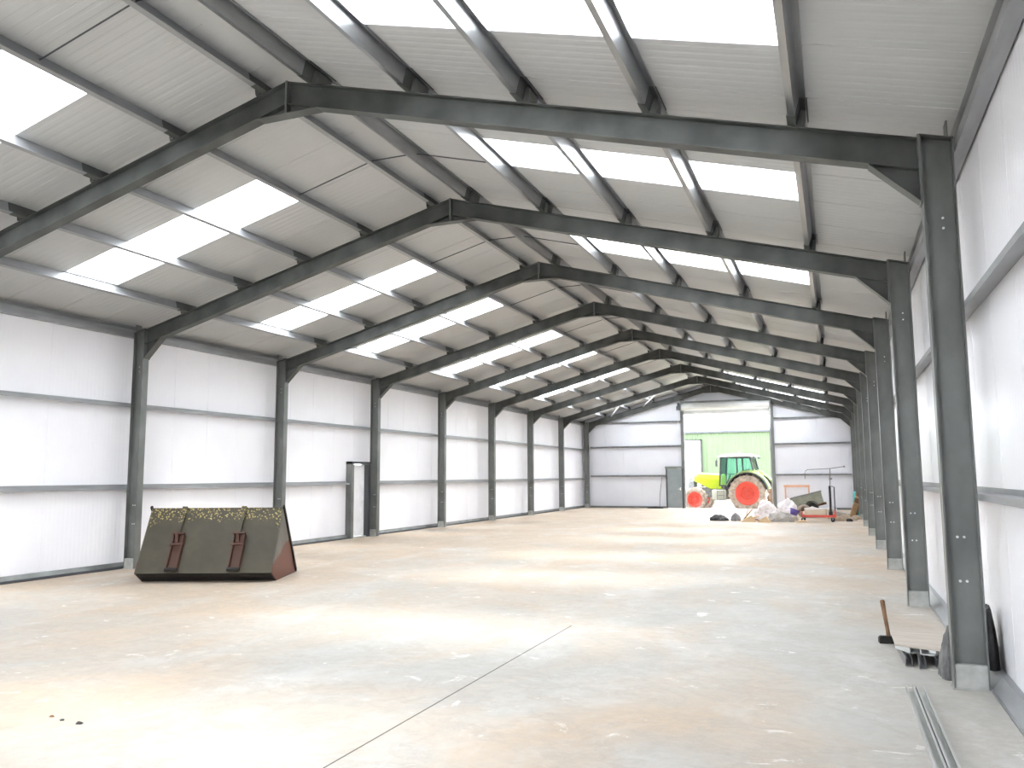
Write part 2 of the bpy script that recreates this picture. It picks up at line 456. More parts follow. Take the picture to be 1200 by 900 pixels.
gable_piece(mb, 2.2, 7.16, 0.0, None, Y0 - .06)
struct(mb.build('wall_near_added', M['gable']))

# ------------------------------------------------------------------ steel columns
SIDE = {-1: 'bucket', 1: 'sledgehammer'}
def i_section(mb, x0, x1, z0, zt0, zt1, fw=0.15, tf=0.012, tw=0.009):
    """upright I-section: web across x, flanges at x0 and x1, top sloping zt0 -> zt1"""
    sl = (zt1 - zt0) / (x1 - x0)
    def slab(a, b, hw):
        za, zb = zt0 + sl * (a - x0), zt0 + sl * (b - x0)
        mb.prism([(a, z0), (b, z0), (b, zb), (a, za)], 'y', -hw, hw)
    slab(x0, x0 + tf, fw / 2); slab(x1 - tf, x1, fw / 2); slab(x0 + tf, x1 - tf, tw / 2)
def make_column(loc, label):
    t = thing('steel_column', label, 'column', loc, 0, 'steel columns of the portal frames')
    zt = HE + 0.02
    mb = MB(); i_section(mb, 0, CD, 0.012, zt, zt - T * CD); mb.build('shaft', M['steel'], t)
    mb = MB(); mb.box((-0.01, -0.085, 0.0), (CD + 0.01, 0.085, 0.012)); mb.build('base_plate', M['plinth'], t)
    mb = MB(); mb.box((0.013, -0.0685, 0.012), (CD - 0.013, -0.006, 0.2)); mb.box((0.013, 0.006, 0.012), (CD - 0.013, 0.0685, 0.2))
    mb.build('web_stiffener', M['plinth'], t)
    mb = MB(); mb.prism([(0.001, zt), (CD + .004, zt - T * (CD + .004)), (CD + .004, zt - T * CD + .012), (0.001, zt + .013)], 'y', -0.08, 0.08)
    mb.build('cap_plate', M['steel_dark'], t)
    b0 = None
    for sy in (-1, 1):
        for zz, xx in ((0.86, .10), (0.86, .15), (1.22, .10), (1.22, .15), (3.95, .15), (3.86, .15)):  # lower pairs: bright discs imitate daylight through holes in the web
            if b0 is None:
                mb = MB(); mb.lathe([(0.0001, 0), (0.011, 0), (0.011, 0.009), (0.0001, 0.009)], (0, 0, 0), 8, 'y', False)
                b0 = c = mb.build('bolt_and_hole_light', M['bolt_and_hole_light'], t)
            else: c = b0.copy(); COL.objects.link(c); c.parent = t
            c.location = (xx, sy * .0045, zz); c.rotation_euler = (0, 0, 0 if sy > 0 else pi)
    # stub plate that carries the eave beam
    mb = MB(); mb.box((CD - .05, -0.07, zt - .05), (CD - .035, 0.07, zt + 0.10)); mb.build('eave_cleat', M['steel'], t)
    return t
BES = {(-1, 0): None, (-1, 1): 'grey steel column behind the end of the olive bucket, nearest of the bucket side',
       (1, 0): 'nearest and tallest looking grey steel column, beside the plywood board and grey sack'}
def col_label(s, i):
    if BES.get((s, i)): return BES[(s, i)]
    if s == -1 and i == 3: return 'grey steel column hard against the white side door'
    if i == 8: return 'grey corner column where the %s side wall meets the far gable' % SIDE[s]
    if s == -1 and i == 0: return 'grey steel column under the bucket side end of the nearest roof frame'
    if s == -1: return 'grey steel column on the bucket side, %s in the row from the bucket' % ORD[i - 1]
    return 'grey steel column on the sledgehammer side, %s in the row from the sledgehammer' % ORD[i]
col0 = None
for s in (1, -1):
    for i in range(9):
        loc = (s * W, i * BAY, 0.0)
        if col0 is None: col0 = make_column(loc, col_label(s, i))
        else: dup(col0, loc, 0 if s == 1 else pi, col_label(s, i))

# ------------------------------------------------------------------ rafters
RD = 0.285
def make_rafter(loc, label):
    """local x=0 at the column face, ridge at x=-W; z=0 at the eave end of the top flange"""
    t = thing('rafter', label, 'rafter', loc, 0, 'steel rafters of the portal frames')
    top = lambda x: -T * x
    bot = lambda x: -T * x - RD
    fw, tf, tw = 0.155, 0.012, 0.009
    xe = -0.018
    mb = MB()
    mb.prism([(xe, top(xe)), (-W, top(-W)), (-W, bot(-W)), (xe, bot(xe))], 'y', -tw / 2, tw / 2)
    mb.prism([(xe, top(xe)), (-W, top(-W)), (-W, top(-W) - tf), (xe, top(xe) - tf)], 'y', -fw / 2, fw / 2)
    mb.prism([(xe, bot(xe)), (-W, bot(-W)), (-W, bot(-W) + tf), (xe, bot(xe) + tf)], 'y', -fw / 2, fw / 2)
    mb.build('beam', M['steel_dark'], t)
    mb = MB()
    h0, h1 = -0.416, -0.018
    zl = -0.555
    mb.prism([(h0, bot(h0)), (h1, bot(h1)), (h1, zl)], 'y', -tw / 2, tw / 2)
    p, q = (h0, bot(h0)), (h1, zl)
    mb.prism([p, q, (q[0], q[1] - 0.016), (p[0], p[1] - .013)], 'y', -fw / 2, fw / 2)
    mb.build('haunch', M['steel_dark'], t)
    mb = MB(); mb.box((-0.018, -0.085, zl - 0.03), (-0.002, 0.085, 0.03)); mb.build('end_plate', M['steel'], t)
    mb = MB(); a0 = -W + 0.40; zb = bot(a0)
    mb.prism([(a0, bot(a0)), (-W, bot(-W)), (-W, zb)], 'y', -tw / 2, tw / 2)
    mb.prism([(a0, zb), (-W, zb), (-W, zb - tf), (a0 + .03, zb - tf)], 'y', -fw / 2, fw / 2)
    mb.build('apex_haunch', M['steel_dark'], t)
    mb = MB(); mb.box((-W, -0.085, zb - 0.01), (-W + 0.014, 0.085, top(-W) + 0.005)); mb.build('apex_plate', M['steel'], t)
    cl = None
    for px in PURL:
        x = px - W
        if cl is None:
            mb = MB()
            mb.prism([(0.012, 0.0), (0.075, 0.0), (0.075, 0.04), (0.055, 0.15), (0.012, 0.15)], 'y', -0.10, 0.10)
            cl = mb.build('cleat', M['steel_dark'], t); c = cl
        else:
            c = cl.copy(); COL.objects.link(c); c.parent = t
        c.location = (x, 0, top(x)); c.rotation_euler = (0, math.atan(T), 0)
    return t
raf0 = None
for s in (1, -1):
    for i in range(9):
        nth = ORD[i]
        lab = ('grey steel rafter over the %s side, %s roof frame from the camera' % (SIDE[s], nth))
        if i == 8: lab = 'grey steel rafter over the %s side, against the far gable' % SIDE[s]
        loc = (s * W, i * BAY, HE)
        if raf0 is None: raf0 = make_rafter(loc, lab)
        else: dup(raf0, loc, 0 if s == 1 else pi, lab)

# ------------------------------------------------------------------ purlins (one line = one thing, a length per bay)
NB = 10
def zsec(d=0.17, f=0.06, t_=0.004, lip=0.016):
    """Z profile about its web, (across, up)"""
    return [(0, 0), (-f, 0), (-f, lip), (-f + t_, lip), (-f + t_, t_), (-t_ * 0, t_), (0, d), (f, d), (f, d - lip), (f - t_, d - lip), (f - t_, d - t_), (t_, d - t_), (t_, 0)]
def line_of(name, label, cat, group, loc, rot, sec, m, y_list, part, sleeve=None, sm=None):
    t = thing(name, label, cat, loc, 0, group, rot=rot)
    first = None; ln0 = None
    for a, b in y_list:
        ln = round(b - a, 4)
        if first is None or ln != ln0:
            mb = MB(); mb.prism(sec, 'y', 0, b - a); o = mb.build(part, m, t); first, ln0 = o, ln
        else:
            o = first.copy(); COL.objects.link(o); o.parent = t
        o.location = (0, a - loc[1], 0)
    if sleeve:
        so = None
        for k in range(9):
            if so is None:
                mb = MB(); mb.prism(sleeve, 'y', -0.27, 0.27); so = o = mb.build('sleeve', sm or m, t)
            else: o = so.copy(); COL.objects.link(o); o.parent = t
            o.location = (0, k * BAY - loc[1], 0)
    return t
bays = [(Y0 + k * BAY, Y0 + (k + 1) * BAY - (0.004 if k < NB - 1 else -0.18)) for k in range(NB)]
for s in (-1, 1):
    for n, px in enumerate(PURL):
        z = HA - T * px + 0.011
        lab = 'long galvanised purlin over the %s side, %s' % (SIDE[s], ['next to the ridge', 'second down from the ridge', 'third down from the ridge', 'fourth down from the ridge', 'fifth down from the ridge'][n])
        ang = math.atan(T)
        if s == 1: rot = (0, ang, 0)
        else: rot = (0, -ang, 0)
        sec = zsec(0.184)
        sl = [(u - 0.004 if u <= 0 else u + 0.004, v + (-.004 if v < .1 else 0)) for u, v in zsec(0.184, 0.066)]
        if s == -1:
            sec = [(-u, v) for u, v in sec]; sl = [(-u, v) for u, v in sl]
        line_of('purlin', lab, 'purlin', 'roof purlins', (s * px, Y0, z), rot, sec, M['zinc'] if s == 1 else M['zinc_rail'], bays, 'purlin_length', sl, M['steel_dark'])

# eave beams, side rails and base rails
csec = lambda d, f, t_: [(0, 0), (f, 0), (f, t_), (t_, t_), (t_, d - t_), (f, d - t_), (f, d), (0, d)]
for s in (-1, 1):
    sd = SIDE[s]
    mir = (lambda P_: P_) if s == 1 else (lambda P_: [(-u, v) for u, v in P_])
    sec = mir([(0, 0), (0.11, 0.0), (0.11, 0.195), (0.0, 0.222), (0.0, 0.212), (0.104, 0.185), (0.104, 0.006), (0.006, 0.006), (0.006, 0.105), (0.0, 0.105)])
    line_of('eave_beam', 'grey eave beam along the top of the %s side wall' % sd, 'eave beam', 'eave beams', (s * 7.03, Y0, 4.545), None, sec, M['zinc_rail'], bays, 'beam_length')
    railsec = mir([(0.0, -0.05), (0.004, -0.05), (0.004, 0.0), (0.15, 0.0), (0.15, 0.05), (0.146, 0.05), (0.146, 0.004), (0.0, 0.004)])
    for z, wd in ((3.19, 'upper'), (1.575, 'lower')):
        yl = list(bays)
        if s == -1 and wd == 'lower':
            yl = []
            for a, b in bays:
                if a < LD[0] < b: yl.append((a, LD[0] - 0.1))
                else: yl.append((a, b))
        line_of('wall_rail', '%s galvanised rail along the %s side wall' % (wd, sd), 'wall rail', 'galvanised wall rails', (s * 7.008, Y0, z), None, railsec, M['zinc_rail'], yl, 'rail_length')
    base = mir([(0, 0), (0.14, 0), (0.14, 0.09), (0.136, 0.09), (0.10, 0.01), (0.0, 0.01)])
    base = mir([(0.0, 0.001), (0.145, 0.001), (0.145, 0.115), (0.09, 0.115), (0.085, 0.108), (0.02, 0.012), (0.0, 0.010)])
    yl = list(bays)
    if s == -1:
        yl = []
        for a, b in bays: yl.append((a, LD[0] - .1) if a < LD[0] < b else (a, b))
    line_of('base_rail', 'grey base rail on the floor along the %s side wall' % sd, 'base rail', 'base rails', (s * 7.012, Y0, 0.0), None, base, M['steel'] if s == -1 else M['zinc_rail'], yl, 'rail_length')
    if s == -1:
        t = bpy.data.objects['base_rail']
        mb = MB(); mb.box((-.004, 0, 0.001), (.002, LD[0] - .1 - Y0, .05)); mb.box((-.004, LD[1] + .2 - Y0, .001), (.002, 45, .05)); mb.build('gap_shade_strip', M['frame_dark'], t)  # dark strip stands in for the shaded gap under the base rail

# anti-sag rods across the ridge at mid bay
for k in range(9):
    y = -4.5 + 2.25 + k * BAY + 0.25
    mb = MB()
    for s in (-1, 1):
        a, b = PURL[0], PURL[1]
        mb.tube([(s * a, 0, HA - T * a + .11), (s * b, 0, HA - T * b + .11)], 0.009, 6)
    a = PURL[0]
    mb.tube([(-a, 0, HA - T * a + .11), (a, 0, HA - T * a + .11)], 0.009, 6)
    o = mb.build('tie_rod', M['frame_dark']); o.location = (0, y, 0)
    tag(o, 'thin dark tie rod between the ridge purlins, %s bay from the camera' % ORD[k], 'tie rod', 'ridge tie rods', 'thing')

# wind bracing tubes in the last bay
for s in (-1, 1):
    for a, b, wd in ((1.7, 3.6, 'upper'), (3.6, 5.4, 'lower')):
        ya, yb = (31.65, 35.85)
        mb = MB()
        mb.tube([(s * a, ya, HA - T * a - .05), (s * b, yb, HA - T * b - .05)], 0.03, 8)
        tag(mb.build('brace_tube', M['bolt_and_hole_light']), '%s pale diagonal brace in the last roof bay, %s side' % (wd, SIDE[s]), 'brace', 'roof braces', 'thing')

# ------------------------------------------------------------------ far gable steel, rails, roller door, doors
for x, wd in ((-1.58, 'beside the grey personnel door'), (3.03, 'on the trailer side of the roller door')):
    t = thing('door_post', 'tall grey gable post %s' % wd, 'post', (x, 36.1, 0), 0, 'gable door posts')
    mb = MB(); mb.box((-.075, -.02, 0.0), (.075, .10, roof_z(x) - .23)); mb.build('shaft', M['steel'], t)
    mb = MB(); mb.box((-.1, -.06, 0), (.1, .10, .012)); mb.build('base_plate', M['plinth'], t)
for x0, x1, wd, zs in ((-6.72, -1.66, 'personnel door', (1.72, 3.3, 4.62)), (3.11, 6.72, 'trailer', (1.74, 3.31, 4.63))):
    for z, pos in zip(zs, ('lowest', 'middle', 'highest')):
        xx1 = x1
        if wd == 'personnel door' and z < 2.1: xx1 = FD[0] - .06
        mb = MB(); mb.prism([(0, -.045), (.10, -.045), (.10, .045), (0, .045), (0, .04), (.095, .04), (.095, -.04), (0, -.04)], 'x', 0, xx1 - x0)
        o = mb.build('wall_rail', M['zinc_rail']); o.location = (x0, 36.09, z)
        tag(o, '%s galvanised rail across the far gable on the %s side' % (pos, wd), 'wall rail', 'galvanised gable rails', 'thing')
    mb = MB(); mb.box((0, 0, 0), ((FD[0] - .06 if wd == 'personnel door' else x1) - x0, .11, .1)); o = mb.build('base_rail', M['steel']); o.location = (x0, 36.08, 0)
    tag(o, 'grey base rail of the far gable on the %s side' % wd, 'base rail', 'base rails', 'thing')
mb = MB(); mb.box((0, 0, 0), (4.45, .11, .1)); o = mb.build('header_rail', M['steel']); o.location = (-1.5, 36.08, 5.58)
tag(o, 'grey steel header above the roller door drum', 'header', None, 'thing')

t = thing('roller_door', 'rolled up roller shutter over the opening with the tractor', 'roller door', (0.725, 35.80, 5.17))
mb = MB()
oct_ = [(0.05 + .19 * cos(a), .19 + .19 * sin(a)) for a in [pi / 8 + k * pi / 4 for k in range(8)]]
mb.prism([(u, v) for u, v in oct_], 'x', -2.25, 2.25); mb.build('drum_cover', M['shutter'], t, bevel=.02)
mb = MB()
pr = []
for k in range(3):
    z = 0.02 - k * .075
    pr += [(0.19, z), (0.175, z - .0375)]
pr.append((.19, -.21))
mb.prism(pr + [(u + .02, v) for u, v in reversed(pr)], 'x', -2.18, 2.18); mb.build('curtain', M['shutter'], t)
for sx, nm in ((-2.27, 'end_plate'), (2.27, 'end_plate')):
    mb = MB(); mb.box((sx - .02, -.14, -.03), (sx + .02, .24, .41)); mb.build(nm, M['castgrey'], t)
mb = MB(); mb.box((-2.52, -.06, .02), (-2.31, .16, .24)); mb.tube([(-2.42, .05, .24), (-2.42, .05, .42)], .07, 10); mb.build('motor', M['frame_dark'], t)
mb = MB(); mb.tube([(-2.44, -.07, .06), (-2.45, -.07, -.5), (-2.45, -.07, -1.05)], .016, 6); mb.build('pull_chain', M['bolt_and_hole_light'], t)
for sx in (-2.2, 2.2):
    mb = MB(); mb.box((sx - .03, .15, -5.17), (sx + .03, .23, .02)); mb.build('guide_channel', M['zinc_rail'], t)

# grey personnel door (door_1) and white side door (door_2)
def door(name, m, w, h, axis, hand):
    mb = MB(); mb.box((-w / 2, -.022, 0.01), (w / 2, .022, h)); o = mb.build(name, m, bevel=.004); struct(o)
    return o
cx = (FD[0] + FD[1]) / 2; wd = FD[1] - FD[0]
d = door('door_1', M['door_grey'], wd - .1, FD[2] - .07, 'x', 1); d.location = (cx, 36.06, 0)
mb = MB(); hw = wd / 2; h = FD[2]
mb.box((-hw - .03, -.05, 0), (-hw + .05, .16, h)); mb.box((hw - .05, -.05, 0), (hw + .03, .16, h))
mb.build('door_frame', M['frame_dark'], d)
mb = MB(); mb.box((-hw - .06, -.09, h - .06), (hw + .03, .16, h + .04)); mb.build('door_head', M['steel'], d)
mb = MB(); mb.tube([(hw - .14, -.04, 1.02), (hw - .14, -.09, 1.02), (hw - .26, -.09, 1.02)], .011, 8); mb.box((hw - .17, -.035, .95), (hw - .11, -.022, 1.1)); mb.build('door_handle', M['bolt_and_hole_light'], d)

cy = (LD[0] + LD[1]) / 2; wd = LD[1] - LD[0]
d = door('door_2', M['door_white'], wd - .2, LD[2] - .12, 'y', 1); d.location = (-7.13, cy + .03, .03); d.rotation_euler = (0, 0, -pi / 2)
# local x -> -y in world, local y -> +x in world
hw = wd / 2
mb = MB(); mb.box((hw - .03, -.1, -.03), (hw + .10, .16, LD[2] - .03)); mb.build('door_post', M['steel'], d)
mb = MB(); mb.box((-hw - .02, -.1, -.03), (-hw + .09, .16, LD[2] - .03)); mb.build('door_jamb', M['frame_dark'], d)
mb = MB(); mb.box((-hw - .02, -.1, LD[2] - .10), (hw + .10, .18, LD[2] - .03)); mb.build('door_head', M['frame_dark'], d)
mb = MB(); mb.box((-hw + .09, -.06, -.03), (hw - .03, .1, .0)); mb.build('threshold', M['plinth'], d)
mb = MB(); mb.tube([(-hw + .2, .022, 1.0), (-hw + .2, .07, 1.0), (-hw + .31, .07, 1.0)], .01, 8); mb.build('door_handle', M['bolt_and_hole_light'], d)

# thin rod leaning on the far gable
mb = MB(); mb.tube([(-2.86, 35.98, .0), (-2.84, 36.03, .7), (-2.72, 36.07, 1.66)], .018, 6)
tag(mb.build('leaning_rod', M['castgrey']), 'thin grey rod leaning on the far gable near the personnel door', 'rod')
mb = MB()
mb.prism([(0, 0), (.9, 0), (.85, .06), (.5, .11), (.1, .07)], 'y', -.14, .14)
o = mb.build('rubber_strip', M['black'], bevel=.02); o.location = (-3.5, 35.8, 0)
tag(o, 'low black rubber strip on the floor near the grey personnel door', 'strip')

# ------------------------------------------------------------------ loader bucket
t = thing('loader_bucket', 'large weathered olive loader bucket standing on the concrete floor', 'loader bucket', (-3.03 - 2.3 * cos(R(22)) / 2, 3.95 - 2.3 * sin(R(22)) / 2, 0.0), R(22))
BL = 1.15
K, TT, B, G = (-.30, .16), (.31, 1.22), (1.22, 0.01), (0.0, 0.0)
th = 0.012
def shell(pts, x0, x1, mb):
    for p, q in zip(pts[:-1], pts[1:]):
        d = Vector((q[0] - p[0], q[1] - p[1])).normalized(); n = Vector((-d.y, d.x)) * th
        # thickness goes to the inner side (towards B)
        mb.prism([p, q, (q[0] - n.x, q[1] - n.y), (p[0] - n.x, p[1] - n.y)], 'x', x0, x1)
mb = MB(); shell([K, TT], -BL, BL, mb); mb.build('back_sheet', M['bucket'], t)
mb = MB()
n_ = 5
pts = [G]
for k in range(1, n_ + 1):
    a = k / n_; pts.append((K[0] * a, K[1] * a - .018 * sin(pi * a)))
shell(pts, -BL + .02, BL - .02, mb)
mb.build('heel_plate', M['bucket_edge'], t)  # black colour includes the shadow on the underside of the heel
mb = MB(); mb.prism([(0, 0.0), (1.22, 0.0), (1.22, .02), (0, .014)], 'x', -BL, BL); mb.build('floor_sheet', M['bucket_rust'], t)
for s in (-1, 1):
    x = s * BL
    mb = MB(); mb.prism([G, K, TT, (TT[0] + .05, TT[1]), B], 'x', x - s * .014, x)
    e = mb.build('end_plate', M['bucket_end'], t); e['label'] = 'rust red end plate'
    mb = MB()
    mb.bar((x + s * .01, TT[0] - .01, TT[1] + .025), (x + s * .01, B[0] + .02, B[1] + .03), .035, .045, (1, 0, 0))
    mb.build('edge_bar', M['bucket_edge'], e)
mb = MB(); mb.bar((-BL, TT[0] + .01, TT[1] - .012), (BL, TT[0] + .01, TT[1] - .012), .05, .02, (0, 1, 0)); mb.build('top_lip', M['bucket_rib'], t)
mb = MB(); mb.box((-BL, 1.16, 0.0), (BL, 1.36, .025)); mb.build('cutting_edge', M['bucket_edge'], t)
d2 = Vector((0, TT[0] - K[0], TT[1] - K[1])); ln = d2.length; d2.normalize()
nrm = Vector((0, -d2.z, d2.y))           # outward, towards the camera
def onback(x, a, h): return Vector((x, K[0], K[1])) + d2 * (a * ln) + nrm * h
for xr in (-.50, .535):
    # upper rib leans slightly along its run, lower hitch channel is wider
    mb = MB()
    sh = .08
    p0, p1 = onback(xr - .075, .56, .03), onback(xr - .055, 1.0, .03)
    mb.bar(p0, p1, .085, .06, (1, 0, 0)); r_ = mb.build('stiffening_rib', M['bucket_rib'], t)
    mb = MB()
    for o_ in (-.085, .085):
        mb.bar(onback(xr - .03 + o_ + .005, .03, .045), onback(xr - .03 + o_, .56, .045), .02, .09, (1, 0, 0))
    mb.bar(onback(xr - .025, .03, .012), onback(xr - .03, .56, .012), .15, .02, (1, 0, 0))
    h_ = mb.build('hitch_bracket', M['bucket_rust'], t); h_['label'] = 'rusty hitch bracket'
    mb = MB()
    mb.bar(onback(xr - .03, .40, .06), onback(xr - .03, .40, .10), .22, .03, (1, 0, 0))
    mb.bar(onback(xr - .03, .56, .07), onback(xr - .03, .56, .12), .20, .03, (1, 0, 0))
    mb.bar(onback(xr - .05, .45, .04), onback(xr - .06, .57, .10), .05, .05, (1, 0, 0))
    mb.build('hook_plate', M['bucket_rust'], h_)
    mb = MB(); c = onback(xr - .025, .03, .07)
    mb.tube([c - Vector((.10, 0, 0)), c + Vector((.10, 0, 0))], .035, 12); mb.build('pivot_pin', M['bucket_edge'], h_)

# ------------------------------------------------------------------ things by the nearest column
t = thing('sledgehammer', 'sledgehammer standing on its head beside the plywood board', 'sledgehammer', (6.355, 1.74, 0.0), R(10))
mb = MB()
mb.prism([(-.09, .0), (.09, .0), (.09, .012), (.09, .06), (.07, .075), (-.07, .075), (-.09, .06)], 'y', -.035, .035); mb.build('hammer_head', M['bucket_edge'], t, bevel=.008)
mb = MB(); mb.tube([(0.01, 0, .04), (0, 0, .15), (-.02, .0, .3), (-.035, 0, .43), (-.037, 0, .44)], [.021, .019, .021, .024, .016], 10); mb.build('handle', M['tan'] if False else M['browntimber'], t, smooth=True)

# offcuts of steel channel under the board
def channel(mb, L_, w=.09, h=.06, t_=.005):
    mb.prism([(-w / 2, 0), (w / 2, 0), (w / 2, h), (w / 2 - t_, h), (w / 2 - t_, t_), (-w / 2 + t_, t_), (-w / 2 + t_, h), (-w / 2, h)], 'y', -L_ / 2, L_ / 2)
for k, (x, y, rz, tilt, L_, wd) in enumerate(((6.455, 1.16, .03, 0, 1.0, 'nearest the sledgehammer'), (6.585, 1.10, -.02, 0, 1.0, 'in the middle'), (6.712, 1.14, .02, 0, .9, 'nearest the grey sack'))):
    mb = MB(); channel(mb, L_, .058, .085, .004)
    o = mb.build('steel_offcut', M['zinc']); o.location = (x, y, 0.0); o.rotation_euler = (0, 0, rz)
    tag(o, 'short steel channel under the plywood board, %s' % wd, 'steel offcut', 'steel offcuts under the board')
for k, (x, y, rz, rx, wd) in enumerate(((6.49, .96, .5, 0.0, 'angled towards the sledgehammer'), (6.68, .90, -.4, 0.0, 'angled towards the grey sack'))):
    mb = MB(); mb.box((-.06, -.12, 0), (.06, .12, .008)); mb.box((-.06, -.12, .008), (-.052, .12, .058))
    mb.box((-.02, -.005, .008), (.04, .005, .05))
    o = mb.build('steel_bracket', M['bolt_and_hole_light']); o.location = (x, y, .0); o.rotation_euler = (0, 0, rz)
    o.location.z = .088
    tag(o, 'bright bent bracket lying on the steel under the board, %s' % wd, 'bracket', 'steel brackets under the board')
mb = MB()
mb.prism([(6.372, 1.70), (6.935, 1.70), (6.80, .66), (6.37, .84)], 'z', .0, .018)
o = mb.build('plywood_board', M['plywood'], bevel=.002); o.location = (0, 0, .148)
tag(o, 'dusty plywood board lying over steel offcuts beside the sledgehammer', 'board')

def crumple(name, m, loc, size, seed, parent=None, sub=3, amp=.35, freq=1.7, rz=0, ridge=True):
    import bmesh
    bm = bmesh.new(); bmesh.ops.create_icosphere(bm, subdivisions=sub, radius=1)
    off = Vector((seed * 3.7, seed * 1.3, seed * 2.1))
    for v in bm.verts:
        p = v.co.copy()
        n = mnoise.noise(p * freq + off) * amp + (abs(mnoise.noise(p * freq * 2.3 + off)) if ridge else 0) * amp * .8 + mnoise.noise(p * freq * 5 + off) * amp * .25
        p *= 1 + n
        p.z = p.z * 1.0
        if p.z < -.1: p.z = -.1; p.xy *= 1.05
        v.co = Vector((p.x * size[0], p.y * size[1], (p.z + .1) * size[2] / 1.1))
    me = bpy.data.meshes.new(name); bm.to_mesh(me); bm.free(); me.materials.append(m)
    for p in me.polygons: p.use_smooth = False
    o = bpy.data.objects.new(name, me); COL.objects.link(o); o.location = loc; o.rotation_euler = (0, 0, rz)
    if parent: o.parent = parent
    return o
o = crumple('cloth_sack', M['sack'], (6.78, .40, 0), (.085, .17, .36), 2, sub=4, amp=.22)
tag(o, 'crumpled dark grey sack slumped behind the foot of the nearest column', 'sack')
# black coat-like plastic hanging between column and wall
t = None
mb = MB()
import bmesh
o = crumple('bin_bag', M['black'], (7.08, .36, .115), (.062, .17, .52), 5, sub=4, amp=.12, ridge=False)
tag(o, 'black plastic bag squeezed between the nearest column and the wall', 'bag')

# long steel lengths lying on the floor
for k, (xa, wd) in enumerate(((6.372, 'nearer the middle of the floor'), (6.447, 'nearer the wall'))):
    mb = MB()
    w, h, t_, L_ = .066, .05, .004, 3.6
    # lipped channel lying open side up
    mb.prism([(0, 0), (w, 0), (w, h), (w - .016, h), (w - .016, h - t_), (w - t_, h - t_), (w - t_, t_), (t_, t_), (t_, h - t_), (.016, h - t_), (.016, h), (0, h)], 'y', -L_, 0)
    o = mb.build('steel_channel', M['zinc_pale']); o.location = (xa, -.27, 0.0); o.rotation_euler = (0, 0, R(.3))
    tag(o, 'long lipped steel channel lying on the floor, the one %s' % wd, 'steel channel', 'steel channels on the floor')

# ------------------------------------------------------------------ junk by the far opening
def simple(mb, name, m, loc, label, cat, group=None, rot=(0, 0, 0), bevel=0.0, smooth=False):
    o = mb.build(name, m, bevel=bevel, smooth=smooth); o.location = loc; o.rotation_euler = rot
    return tag(o, label, cat, group)
o = crumple('bin_bag', M['black'], (1.70, 24.6, 0), (.34, .22, .19), 9, sub=4, amp=.35)
tag(o, 'flat black plastic bag on the floor at the open end of the junk heap', 'bag')
o = crumple('rubble_sack', M['greybag'], (2.33, 24.62, 0), (.18, .18, .29), 11, sub=4, amp=.15)
tag(o, 'squat grey sack standing beside the flat black bag', 'sack')
o = crumple('plastic_sheeting', M['sheeting'], (3.42, 25.2, 0), (.46, .30, .66), 21, sub=4, amp=.3, freq=2.0)
tag(o, 'crumpled white plastic sheeting, tallest of the junk heap before the tractor', 'plastic sheeting')
o = crumple('plastic_sheeting', M['greysheet'], (3.95, 24.4, .0), (.46, .22, .36), 25, sub=4, amp=.25, freq=2.2)
tag(o, 'grey dusty plastic sheeting spread low between white sheeting and violet tub', 'plastic sheeting')
o = crumple('plastic_sheeting', M['sheeting'], (4.12, 26.2, 0), (.36, .28, .74), 33, sub=4, amp=.28, freq=2.0)
tag(o, 'white plastic sheeting bundled behind the low grey sheeting', 'plastic sheeting')
# cardboard and broken timber in front of the white sheeting
for k, (x, y, z, w, d_, rz, tl, wd) in enumerate(((2.85, 24.12, .0, .28, .13, .1, .24, 'flattened tan cardboard sheet beside the grey sack'), (3.42, 23.9, .0, .24, .12, -.1, .22, 'folded tan cardboard lying before the white sheeting'), (4.72, 24.25, 0, .2, .13, .1, .10, 'flattened tan cardboard beside the red trolley'))):
    mb = MB()
    mb.prism([(-w, 0), (w, 0), (w, .012), (w * .35, tl), (-w * .4, tl * .55), (-w, .012)], 'y', -d_, d_)
    simple(mb, 'cardboard_sheet', M['card'], (x, y, z), wd, 'cardboard', 'cardboard pieces in the junk heap', (0, 0, rz))
for k, (p, q, m, wd) in enumerate((((2.62, 24.56, .065), (2.95, 24.62, .45), 'browntimber', 'dark brown plank tilted up against the white sheeting'),
        ((2.66, 24.80, .013), (2.78, 24.82, .5), 'tan', 'short pale plank standing up behind the grey sack'),
        ((2.62, 24.42, .02), (3.2, 24.42, .20), 'tan', 'pale plank lying over the tan cardboard'),
        ((2.95, 24.68, .09), (3.2, 24.6, .03), 'browntimber', 'dark brown plank crossing the pale plank in the heap'))):
    mb = MB(); mb.bar(p, q, .12, .03, (0, 1, .2))
    tag(mb.build('plank', M[m]), wd, 'plank', 'planks in the junk heap')
# violet tub
t = thing('plastic_tub', 'violet plastic tub tipped between the sheeting and the red trolley', 'tub', (4.38, 25.3, .215), .3, rot=(.0, .35, .3))
mb = MB(); mb.lathe([(.001, 0), (.12, 0), (.17, .22), (.158, .22), (.11, .012), (.001, .012)], (0, 0, 0), 20, 'z', False); mb.build('body', M['purple'], t, smooth=True)
mb = MB(); mb.lathe([(.165, .20), (.185, .20), (.185, .225), (.165, .225)], (0, 0, 0), 20, 'z'); mb.build('rim', M['purple'], t)
o = crumple('paper_sack', M['cream'], (4.38, 25.3, 0), (.17, .16, .155), 41, sub=3, amp=.2)
tag(o, 'cream paper sack under the violet tub', 'sack')

